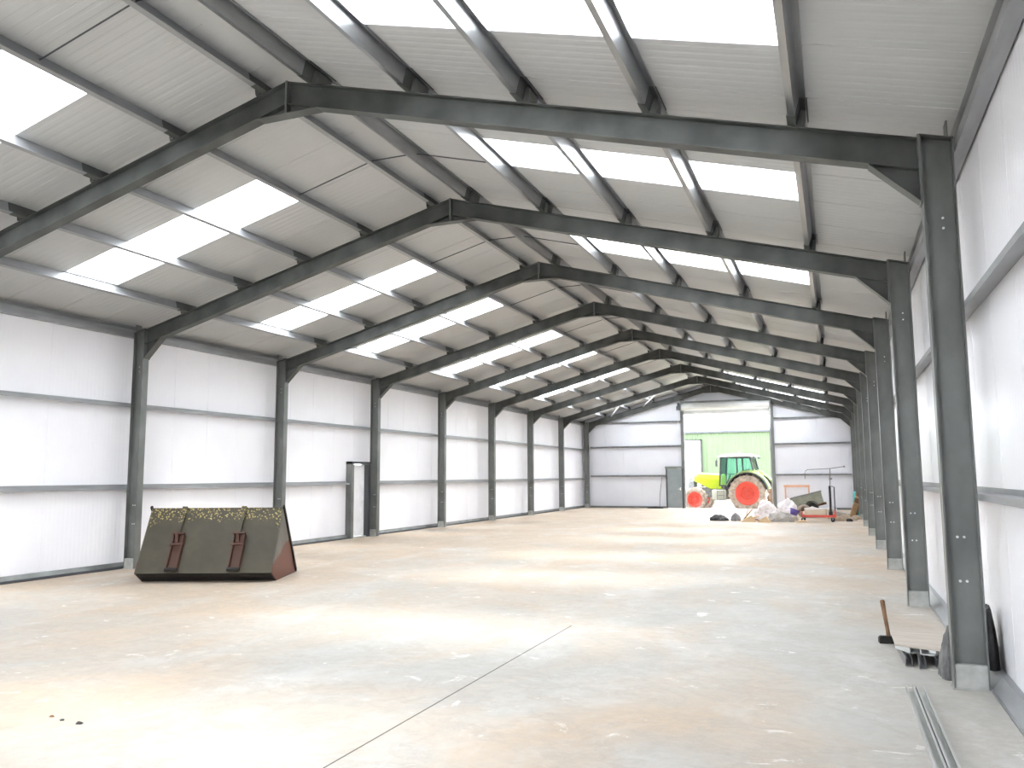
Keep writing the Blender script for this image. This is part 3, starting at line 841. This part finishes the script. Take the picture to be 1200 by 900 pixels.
# red hoist trolley with black mast and thin pipe arm
t = thing('hoist_trolley', 'red four wheeled trolley with black mast and thin pipe arm', 'trolley', (5.28, 25.0, 0))
mb = MB()
for y in (-.28, .28): mb.box((-.6, y - .03, .17), (.62, y + .03, .25))
for x in (-.6, -.2, .3, .56): mb.box((x, -.28, .18), (x + .06, .28, .24))
mb.build('base_frame', M['red'], t, bevel=.005)
mb = MB(); mb.box((-.6, -.31, .25), (-.55, .31, .36)); mb.box((.56, -.31, .25), (.62, .31, .40)); mb.build('end_stop', M['red'], t)
cw = None
for x, y in ((-.53, -.26), (-.53, .26), (.5, -.26), (.5, .26)):
    mb = MB(); mb.lathe([(.001, -.02), (.06, -.02), (.075, -.01), (.075, .01), (.06, .02), (.001, .02)], (x, y, .075), 18, 'y', False)
    c = mb.build('caster_wheel', M['rubber_dark'], t, smooth=False)
    mb = MB(); mb.box((x - .03, y - .035, .075), (x + .03, y - .027, .17)); mb.box((x - .03, y + .027, .075), (x + .03, y + .035, .17)); mb.box((x - .035, y - .035, .155), (x + .035, y + .035, .172))
    mb.build('caster_fork', M['castgrey'], c)
mb = MB(); mb.tube([(.44, 0, .2), (.44, 0, 1.32)], .042, 14); mb.box((.38, -.06, .24), (.5, .06, .36)); mb.build('mast', M['black'], t)
mb = MB(); mb.tube([(.59, .05, .25), (.59, .05, 1.28), (.50, .03, 1.30)], .02, 8); mb.build('guide_post', M['black'], t)
mb = MB(); mb.tube([(.455, 0, 1.3), (.48, 0, 1.97)], .02, 10); mb.build('inner_mast', M['castgrey'], t)
mb = MB()
mb.tube([(-.41, 0, 1.58), (-.41, 0, 1.80), (-.38, 0, 1.88), (-.32, 0, 1.925), (.49, 0, 1.965), (.98, 0, 2.035)], .014, 8)
mb.tube([(.95, 0, 2.03), (1.0, 0, 2.04)], .035, 10)
mb.build('pipe_arm', M['castgrey'], t)
mb = MB(); mb.box((.43, -.05, 1.55), (.54, .05, 1.61)); mb.build('collar', M['castgrey'], t)
for x0, x1, y, z0, h, wd, m in ((4.80, 5.54, 24.98, .25, .185, 'long cream block lying on the red trolley', 'cream'), (5.565, 5.635, 25.0, .25, .2, 'short cream block stood on end beside the black mast', 'cream')):
    mb = MB(); mb.box((x0, y - .2, 0), (x1, y + .2, h)); mb.box((x0 + .03, y - .2, h), (x1 - .03, y + .15, h + .02))
    simple(mb, 'cream_block', M[m], (0, 0, z0), wd, 'block', 'cream blocks on the trolley', bevel=.012)
mb = MB()
mb.prism([(-.40, 0), (.33, 0), (.33, .03), (.05, .045), (-.1, .09), (-.25, .05), (-.40, .03)], 'y', -.13, .13)
simple(mb, 'paper_sheet', M['sheeting'], (5.19, 24.95, .457), 'rumpled pale sheet on top of the long cream block', 'sheet')

# tipped trailer
tr = thing('trailer', 'small grey green box trailer tipped up behind the red trolley', 'trailer', (4.86, 28.5, .45), 0, rot=(0, R(-14.5), 0))
mb = MB()
for y in (-.55, .55): mb.box((-.6, y - .02, .0), (.6, y + .02, .48))
for x in (-.6, .56): mb.box((x, -.55, .0), (x + .04, .55, .48))
mb.box((-.6, -.55, .0), (.6, .55, .03))
mb.build('body', M['greygreen'], tr, bevel=.006)
mb = MB()
for y in (-.57, .57): mb.box((-.62, y - .025, .45), (.64, y + .025, .49))
mb.build('top_rail', M['castgrey'], tr)
mb = MB(); mb.box((-.58, -.45, -.14), (-.05, .45, 0)); mb.box((.0, -.05, -.1), (.7, .05, 0)); mb.build('chassis', M['browntimber'], tr)
mb = MB()
a_ = [pi * k / 10 for k in range(11)]
pr = [(.26 * cos(x), .26 * sin(x)) for x in a_]; pr2 = [(.24 * cos(x), .24 * sin(x)) for x in reversed(a_)]
mb.prism([(.12 + u, -.06 + v) for u, v in pr + pr2], 'y', -.78, -.57); mb.build('mudguard', M['black'], tr)
for y in (-.68, .68):
    mb = MB(); mb.lathe([(.1, -.06), (.2, -.07), (.225, -.04), (.225, .04), (.2, .07), (.1, .06)], (.12, y, -.12), 24, 'y'); w_ = mb.build('wheel', M['rubber_dark'], tr, smooth=True)
    mb = MB(); mb.lathe([(.001, -.045), (.04, -.05), (.1, -.03), (.1, .03), (.001, .03)], (.12, y, -.12), 20, 'y', False); mb.build('wheel_hub', M['offwhite'], w_)
mb = MB(); mb.lathe([(.14, -.06), (.24, -.07), (.27, -.04), (.27, .04), (.24, .07), (.14, .06)], (0, 0, 0), 28, 'y')
simple(mb, 'tyre', M['rubber'], (4.70, 27.6, .268), 'loose dusty tyre standing before the tipped trailer', 'tyre', smooth=True)
mb = MB(); mb.prism([(-.5, 0), (.55, 0), (.9, .05), (.86, .09), (.4, .16), (-.1, .27), (-.5, .26)], 'y', -.4, .4)
simple(mb, 'folded_tarpaulin', M['greysheet'], (5.75, 29.6, 0), 'grey folded tarpaulin on the floor behind the black mast', 'tarpaulin', bevel=.03)
mb = MB(); mb.prism([(-.4, 0), (.4, 0), (.42, .03), (.2, .07), (-.3, .06)], 'y', -.2, .2)
simple(mb, 'paper_sheet', M['sheeting'], (5.52, 29.5, .272), 'white sheet lying on the grey folded tarpaulin', 'sheet')

# orange timber frame leaning on the gable
t = thing('timber_frame', 'orange brown timber frame leaning on the far gable wall', 'frame', (4.1, 35.86, 0), 0, rot=(R(-6), 0, 0))
mb = MB(); mb.box((-.62, -.03, 1.12), (.62, .03, 1.23)); mb.build('head_rail', M['orangewood'], t)
for x in (-.58, .54):
    mb = MB(); mb.box((x, -.03, 0), (x + .07, .03, 1.12)); mb.build('upright', M['orangewood'], t)
# pinkish box by the frame
mb = MB(); mb.box((-.2, -.15, 0), (.2, .15, .30)); mb.box((-.21, -.16, .26), (.21, .16, .30))
simple(mb, 'cardboard_box', M['orangewood'], (3.9, 30.3, 0), 'pinkish brown box between the white sheeting and the tipped trailer', 'box', rot=(0, 0, .2), bevel=.006)

# boards leaning at the far columns
for k, (x, y, z1, m, wd) in enumerate(((6.40, 27.45, .62, 'tan', 'shortest pale board leaning by the far column'),
        (6.46, 27.80, .78, 'browntimber', 'dark brown board leaning behind the shortest pale board'),
        (6.50, 28.15, .86, 'tan', 'taller pale board leaning between the two brown boards'),
        (6.54, 28.50, 1.0, 'browntimber', 'tallest brown board leaning by the far column'))):
    mb = MB(); mb.bar((x + .06, y, .025), (x + .26, y + .05, z1), .26, .03, (.75, .66, 0))
    tag(mb.build('leaning_board', M[m]), wd, 'board', 'boards leaning by the column')
o = crumple('plastic_bag', M['turq'], (6.66, 28.95, 0), (.14, .14, 1.02), 51, sub=3, amp=.2)
tag(o, 'turquoise plastic bag standing behind the leaning boards', 'bag')
# rubble between trolley and boards
spots = ((6.02, 25.6, .09), (6.1, 26.05, .10), (6.38, 25.66, .07), (6.2, 26.6, .12), (6.6, 26.75, .09), (5.8, 27.0, .12), (6.5, 26.0, .07), (6.35, 25.3, .06))
for k, (x, y, r_) in enumerate(spots):
    o = crumple('rubble_lump', M['stone'] if k != 7 else M['black'], (x, y, 0), (r_ * 1.9, r_ * 1.2, r_ * 1.9), 60 + k, sub=2, amp=.25)
    tag(o, ['pale rubble lump nearest the red trolley', 'pale rubble lump second from the red trolley', 'small rubble lump in front of the boards', 'largest rubble lump between trolley and boards', 'rubble lump against the leaning boards', 'rubble lump behind the red trolley', 'smallest pale rubble lump near the boards', 'black lump on the floor before the leaning boards'][k], 'rubble', 'rubble by the leaning boards')
# loose bits on the near floor
for k, (x, y, r_) in enumerate(((.47, -3.213, .014), (.81, -3.268, .02), (.62, -3.25, .013))):
    o = crumple('pebble', M['black'] if k else M['browntimber'], (x, y, 0), (r_ * 1.4, r_, r_ * .8), 80 + k, sub=2, amp=.3)
    tag(o, ['brown pebble on the bare floor, farthest from the largest one', 'largest dark pebble on the bare floor', 'smallest dark pebble on the bare floor'][k], 'pebble', 'pebbles on the floor')

# ------------------------------------------------------------------ tractor outside the opening (built facing +x, near side is +y)
TZ = -.22
trc = thing('tractor', 'lime green tractor with red wheels parked outside the far opening', 'tractor', (1.72, 37.95, TZ), R(180 - 6))
def wheel(name, x, y, r, w, rimr, lugs, sgn):
    mb = MB()
    prof = [(rimr, -w * .42), (rimr + (r - rimr) * .5, -w * .52), (r * .93, -w * .48), (r * .955, -w * .36), (r * .955, w * .36), (r * .93, w * .48), (rimr + (r - rimr) * .5, w * .52), (rimr, w * .42)]
    mb.lathe(prof, (x, y, r), 48, 'y')
    tyre = mb.build(name, M['rubber'], trc)
    mb = MB()
    for k in range(lugs):
        for sd in (-1, 1):
            a = 2 * pi * (k + (.5 if sd > 0 else 0)) / lugs
            a2 = a + .16
            def P(ang, rr, yy): return Vector((x + rr * cos(ang), y + yy, r + rr * sin(ang)))
            p, q = P(a, r * .965, sd * w * .5), P(a2, r * .965, 0)
            rad = Vector((cos((a + a2) / 2), 0, sin((a + a2) / 2)))
            d = (q - p)
            side = d.cross(rad).normalized()
            mb.obox((p + q) / 2, d / 2, side * .03, rad * r * .035)
    mb.build('tread_lug', M['rubber'], tyre)
    mb = MB(); o_ = sgn
    prof = [(.001, o_ * w * .12), (rimr * .16, o_ * w * .12), (rimr * .2, o_ * w * .02), (rimr * .55, o_ * w * .0), (rimr * .62, o_ * w * .12), (rimr * .88, o_ * w * .30), (rimr * .93, o_ * w * .46), (rimr * 1.03, o_ * w * .47), (rimr * 1.0, -o_ * w * .4), (.001, -o_ * w * .4)]
    mb.lathe(prof, (x, y, r), 40, 'y', False); rim = mb.build('rim', M['red'], tyre); rim['label'] = 'red wheel rim'
    mb = MB(); mb.lathe([(.001, o_ * w * .22), (rimr * .1, o_ * w * .22), (rimr * .13, o_ * w * .1), (.001, o_ * w * .1)], (x, y, r), 20, 'y', False)
    for k in range(8):
        a = 2 * pi * k / 8; mb.tube([(x + rimr * .38 * cos(a), y + o_ * w * .0, r + rimr * .38 * sin(a)), (x + rimr * .38 * cos(a), y + o_ * w * .07, r + rimr * .38 * sin(a))], .022, 6)
    mb.build('hub', M['red'], tyre)
for s in (-1, 1):
    wheel('rear_wheel', 0, s * .92, 1.0, .56, .60, 18, s)
    wheel('front_wheel', 2.82, s * .86, .66, .42, .40, 16, s)
# hood: cross-section loft along x
def loft(name, secs, m, parent, smooth=False, bevel=0.0):
    n = len(secs[0]); vs = [p for s_ in secs for p in s_]
    fs = [(i * n + k, i * n + (k + 1) % n, (i + 1) * n + (k + 1) % n, (i + 1) * n + k) for i in range(len(secs) - 1) for k in range(n)]
    fs += [tuple(range(n)), tuple(range((len(secs) - 1) * n, len(secs) * n))]
    mb = MB(); mb.add(vs, fs); return mb.build(name, m, parent, bevel=bevel, smooth=smooth)
def hood_sec(x, hw, zb, zt):
    return [(x, -hw, zb), (x, hw, zb), (x, hw * 1.02, zb + (zt - zb) * .6), (x, hw * .85, zt - .07), (x, hw * .5, zt), (x, -hw * .5, zt), (x, -hw * .85, zt - .07), (x, -hw * 1.02, zb + (zt - zb) * .6)]
loft('hood', [hood_sec(1.45, .44, 1.22, 2.02), hood_sec(2.1, .42, 1.22, 2.06), hood_sec(2.75, .40, 1.52, 2.10), hood_sec(3.0, .36, 1.62, 2.03)], M['lime'], trc, bevel=.02)
loft('grille', [hood_sec(3.0, .35, 1.15, 1.98), hood_sec(3.3, .33, 1.15, 1.86), hood_sec(3.42, .29, 1.2, 1.65)], M['castgrey'], trc, bevel=.02)
mb = MB(); mb.box((1.2, -.30, .75), (3.05, .30, 1.30)); mb.box((-.3, -.32, .70), (1.25, .32, 1.25)); mb.build('chassis', M['castgrey'], trc, bevel=.03)
mb = MB(); mb.box((2.72, -.72, .55), (2.92, .72, .75)); mb.box((-.16, -.75, .82), (.16, .75, 1.14)); mb.build('axle', M['castgrey'], trc, bevel=.03)
mb = MB(); mb.box((3.35, -.3, .70), (3.75, .3, 1.05)); mb.build('front_weight', M['castgrey'], trc, bevel=.03)
for s in (-1, 1):
    mb = MB(); mb.box((1.18, s * .32 if s > 0 else -.78, .62), (1.95, .78 if s > 0 else -.32, 1.18)); mb.build('fuel_tank', M['offwhite'], trc, bevel=.05)
    mb = MB()
    for z in (.62, .86, 1.10): mb.box((1.28, s * .80 - .06, z), (1.66, s * .80 + .06, z + .03))
    for x in (1.28, 1.64): mb.box((x, s * .80 - .02, .62), (x + .03, s * .80 + .02, 1.35))
    mb.build('step', M['castgrey'], trc)
    # rear fender: arc over the wheel
    a0, a1, nn = R(20), R(168), 18
    r0, r1 = 1.10, 1.16
    arc = [(r1 * cos(a0 + (a1 - a0) * k / nn), 1.0 + r1 * sin(a0 + (a1 - a0) * k / nn)) for k in range(nn + 1)]
    arc2 = [(r0 * cos(a0 + (a1 - a0) * k / nn), 1.0 + r0 * sin(a0 + (a1 - a0) * k / nn)) for k in range(nn, -1, -1)]
    mb = MB(); mb.prism([(u, v) for u, v in arc + arc2], 'y', s * .62, s * 1.08); mb.build('fender', M['palegreen'], trc)
    arc = [((r0 - .005) * cos(a0 + (a1 - a0) * k / nn), 1.0 + (r0 - .005) * sin(a0 + (a1 - a0) * k / nn)) for k in range(nn + 1)]
    arc2 = [((r0 - .07) * cos(a0 + (a1 - a0) * k / nn), 1.0 + (r0 - .07) * sin(a0 + (a1 - a0) * k / nn)) for k in range(nn, -1, -1)]
    mb = MB(); mb.prism(arc + arc2, 'y', s * .64, s * 1.24); mb.build('fender_flare', M['black'], trc)
    # cab side panel below the glass in body green
    mb = MB(); mb.prism([(.9, 1.25), (1.0, 1.55), (.75, 1.9), (.3, 2.2), (-.3, 2.24), (-.55, 2.1), (-.5, 1.3)], 'y', s * .60, s * .72); mb.build('cab_side', M['palegreen'], trc)
# cab frame
mb = MB()
FP, BP, RP = (1.52, 1.36, 1.42, 2.92), (.56, 2.1, .58, 2.92), (-.28, 2.2, -.10, 2.92)
for s in (-1, 1):
    y0 = s * .74
    for xb, zb, xt, zt in (FP, BP, RP): mb.bar((xb, y0, zb), (xt, y0 * .97, zt), .06, .075, (0, 1, 0))
    mb.bar((1.52, y0, 1.40), (.95, y0, 1.40), .06, .07, (0, 1, 0))
    mb.bar((1.42, y0 * .97, 2.90), (-.1, y0 * .97, 2.90), .06, .06, (0, 1, 0))
    mb.bar((.95, y0, 1.40), (.56, y0, 2.1), .06, .06, (0, 1, 0))
mb.bar((1.42, -.7, 2.90), (1.42, .7, 2.90), .05, .06, (1, 0, 0)); mb.bar((-.1, -.7, 2.9), (-.1, .7, 2.9), .05, .06, (1, 0, 0))
mb.build('cab_frame', M['frame_dark'], trc)
for s in (-1, 1):
    y = s * .735
    mb = MB(); mb.prism([(1.50, 1.43), (.97, 1.43), (.58, 2.1), (.59, 2.88), (1.42, 2.88)], 'y', y - .004, y + .004); mb.build('door_glass', M['glass'], trc)
    mb = MB(); mb.prism([(.54, 2.15), (-.27, 2.24), (-.1, 2.88), (.56, 2.88)], 'y', y - .004, y + .004); mb.build('side_glass', M['glass'], trc)
mb = MB(); mb.prism([(1.50, 1.95), (1.42, 2.88), (1.428, 2.88), (1.508, 1.95)], 'y', -.7, .7); mb.build('windscreen', M['glass'], trc)
mb = MB(); mb.prism([(-.27, 2.2), (-.1, 2.88), (-.108, 2.88), (-.278, 2.2)], 'y', -.7, .7); mb.build('rear_glass', M['glass'], trc)
loft('cab_roof', [[(1.62, -.76, 2.93), (1.62, .76, 2.93), (1.62, .7, 2.99), (1.62, -.7, 2.99)], [(1.2, -.8, 2.93), (1.2, .8, 2.93), (1.2, .7, 3.08), (1.2, -.7, 3.08)], [(-.0, -.8, 2.93), (0, .8, 2.93), (0, .7, 3.08), (0, -.7, 3.08)], [(-.4, -.76, 2.93), (-.4, .76, 2.93), (-.4, .7, 2.98), (-.4, -.7, 2.98)]], M['offwhite'], trc, bevel=.02)
mb = MB(); mb.lathe([(.001, 0), (.06, 0), (.06, .1), (.03, .15), (.001, .15)], (.5, .45, 3.07), 14, 'z', False); mb.build('beacon', M['orangewood'], trc)
for s in (-1, 1):
    mb = MB(); mb.tube([(1.42, s * .74, 2.85), (1.58, s * .98, 2.85), (1.60, s * 1.0, 2.72)], .016, 6); ma = mb.build('mirror_arm', M['frame_dark'], trc)
    mb = MB(); mb.box((1.57, s * 1.0 - .1, 2.42), (1.63, s * 1.0 + .1, 2.76)); mb.build('mirror', M['frame_dark'], ma, bevel=.01)
    mb = MB(); mb.box((-.36, s * .68 - .09, 2.82), (-.28, s * .68 + .09, 2.92)); mb.build('work_lamp', M['frame_dark'], trc)
mb = MB(); mb.box((.2, -.24, 1.55), (.68, .24, 1.70)); mb.prism([(.2, 1.65), (.32, 1.65), (.2, 2.3), (.1, 2.3)], 'y', -.23, .23); mb.build('seat', M['rubber_dark'], trc, bevel=.03)
mb = MB(); mb.lathe([(.17, -.015), (.2, -.015), (.2, .015), (.17, .015)], (1.08, 0, 2.02), 20, 'z'); mb.tube([(1.08, 0, 2.02), (1.3, 0, 1.5)], .03, 8); mb.build('steering_wheel', M['rubber_dark'], trc)
mb = MB(); mb.box((-.1, -.68, 1.25), (1.45, .68, 1.38)); mb.build('cab_floor', M['frame_dark'], trc)
mb = MB(); mb.tube([(1.62, -.30, 1.98), (1.62, -.30, 2.45), (1.70, -.30, 2.55)], .05, 10); mb.build('exhaust_stack', M['castgrey'], trc)
mb = MB()
for y in (-.35, .35):
    mb.bar((-.2, y, .75), (-1.15, y, .55), .06, .09, (0, 1, 0)); mb.bar((-.25, y, 1.45), (-.75, y, 1.35), .07, .08, (0, 1, 0)); mb.bar((-.75, y, 1.35), (-.8, y, .62), .05, .05, (0, 1, 0))
mb.bar((-.3, 0, 1.2), (-1.05, 0, 1.0), .06, .07, (0, 1, 0)); mb.box((-1.15, -.45, .45), (-1.05, .45, 1.25))
mb.build('rear_linkage', M['browntimber'], trc)

# ------------------------------------------------------------------ barn beyond the yard
bt = thing('barn', 'pale green clad barn across the yard behind the tractor', 'barn', (0, 46, -.22))
mb = MB()
pr = []
x = -16.0
while x < 14:
    pr += [(x, 0), (x + .20, 0), (x + .235, -.035), (x + .30, -.035)]; x += .335
pr.append((x, 0))
mb.prism(pr + [(x, .12), (-16, .12)], 'z', 0, 4.72); mb.build('wall_cladding', M['barn'], bt)
mb = MB(); mb.box((-16.05, -.10, 0), (14.05, -.045, .85)); mb.build('bright_yard_strip', M['barnroof'], bt)  # added pale strip stands in for bright yard ground seen below the tractor
mb = MB(); mb.box((-16.2, -.16, 4.68), (14.5, .02, 4.80)); mb.build('gutter', M['frame_dark'], bt)
mb = MB(); mb.prism([(-.14, 4.80), (9, 7.2), (9, 7.28), (-.14, 4.88)], 'x', -16.3, 14.6); mb.build('roof', M['barnroof'], bt)
mb = MB(); mb.box((-16, 8.8, 0), (14, 9.0, 7.2)); mb.prism([(0.13, 0), (8.8, 0), (8.8, 7.1), (.13, 4.8)], 'x', -16, -15.9); mb.prism([(.13, 0), (8.8, 0), (8.8, 7.1), (.13, 4.8)], 'x', 13.9, 14); mb.build('rear_wall', M['barn'], bt)
mb = MB(); mb.box((-3.6, -.16, 0), (-2.1, -.11, 4.20)); d_ = mb.build('barn_door', M['barndoor'], bt); d_['label'] = 'white sheeted door'
mb = MB(); mb.box((-2.1, -.2, .0), (-2.0, -.105, 4.27)); mb.box((-3.7, -.2, 4.20), (-2.0, -.105, 4.27)); mb.build('door_frame', M['black'], d_)

# ------------------------------------------------------------------ light: hazy sun and bright sky
w = bpy.data.worlds.new('sky'); SC.world = w; w.use_nodes = True
nt = w.node_tree
bg = nt.nodes['Background']
bg.inputs['Color'].default_value = (0.93, 0.955, 1.0, 1); bg.inputs['Strength'].default_value = 1.0
sun = bpy.data.lights.new('sun', 'SUN'); sun.energy = 0.52; sun.angle = R(20); sun.color = (1.0, 0.97, 0.92)
so = bpy.data.objects.new('sun', sun); COL.objects.link(so)
so.rotation_euler = Vector((-2.5, -1.35, -5.7)).to_track_quat('-Z', 'Y').to_euler()

# ------------------------------------------------------------------ camera
yaw, pit, rol = -0.3751, 0.1129, -0.0056
f_ = Vector((sin(yaw) * cos(pit), cos(yaw) * cos(pit), sin(pit))); r_ = Vector((cos(yaw), -sin(yaw), 0)); u_ = r_.cross(f_)
r2 = r_ * cos(rol) + u_ * sin(rol); u2 = -r_ * sin(rol) + u_ * cos(rol)
cam = bpy.data.cameras.new('camera'); co = bpy.data.objects.new('camera', cam); COL.objects.link(co)
mw = Matrix((r2, u2, -f_)).transposed().to_4x4(); mw.translation = Vector((5.922, -7.763, 1.743))
co.matrix_world = mw
cam.sensor_width = 36; cam.lens = 953.24 / 1200 * 36; cam.clip_start = 0.05; cam.clip_end = 500
SC.camera = co

SC.view_settings.view_transform = 'Standard'
SC.view_settings.look = 'None'
SC.view_settings.gamma = 1
SC.view_settings.use_curve_mapping = False
SC.view_settings.exposure = 3.9
SC.cycles.max_bounces = 14
SC.cycles.diffuse_bounces = 8
SC.cycles.transparent_max_bounces = 16
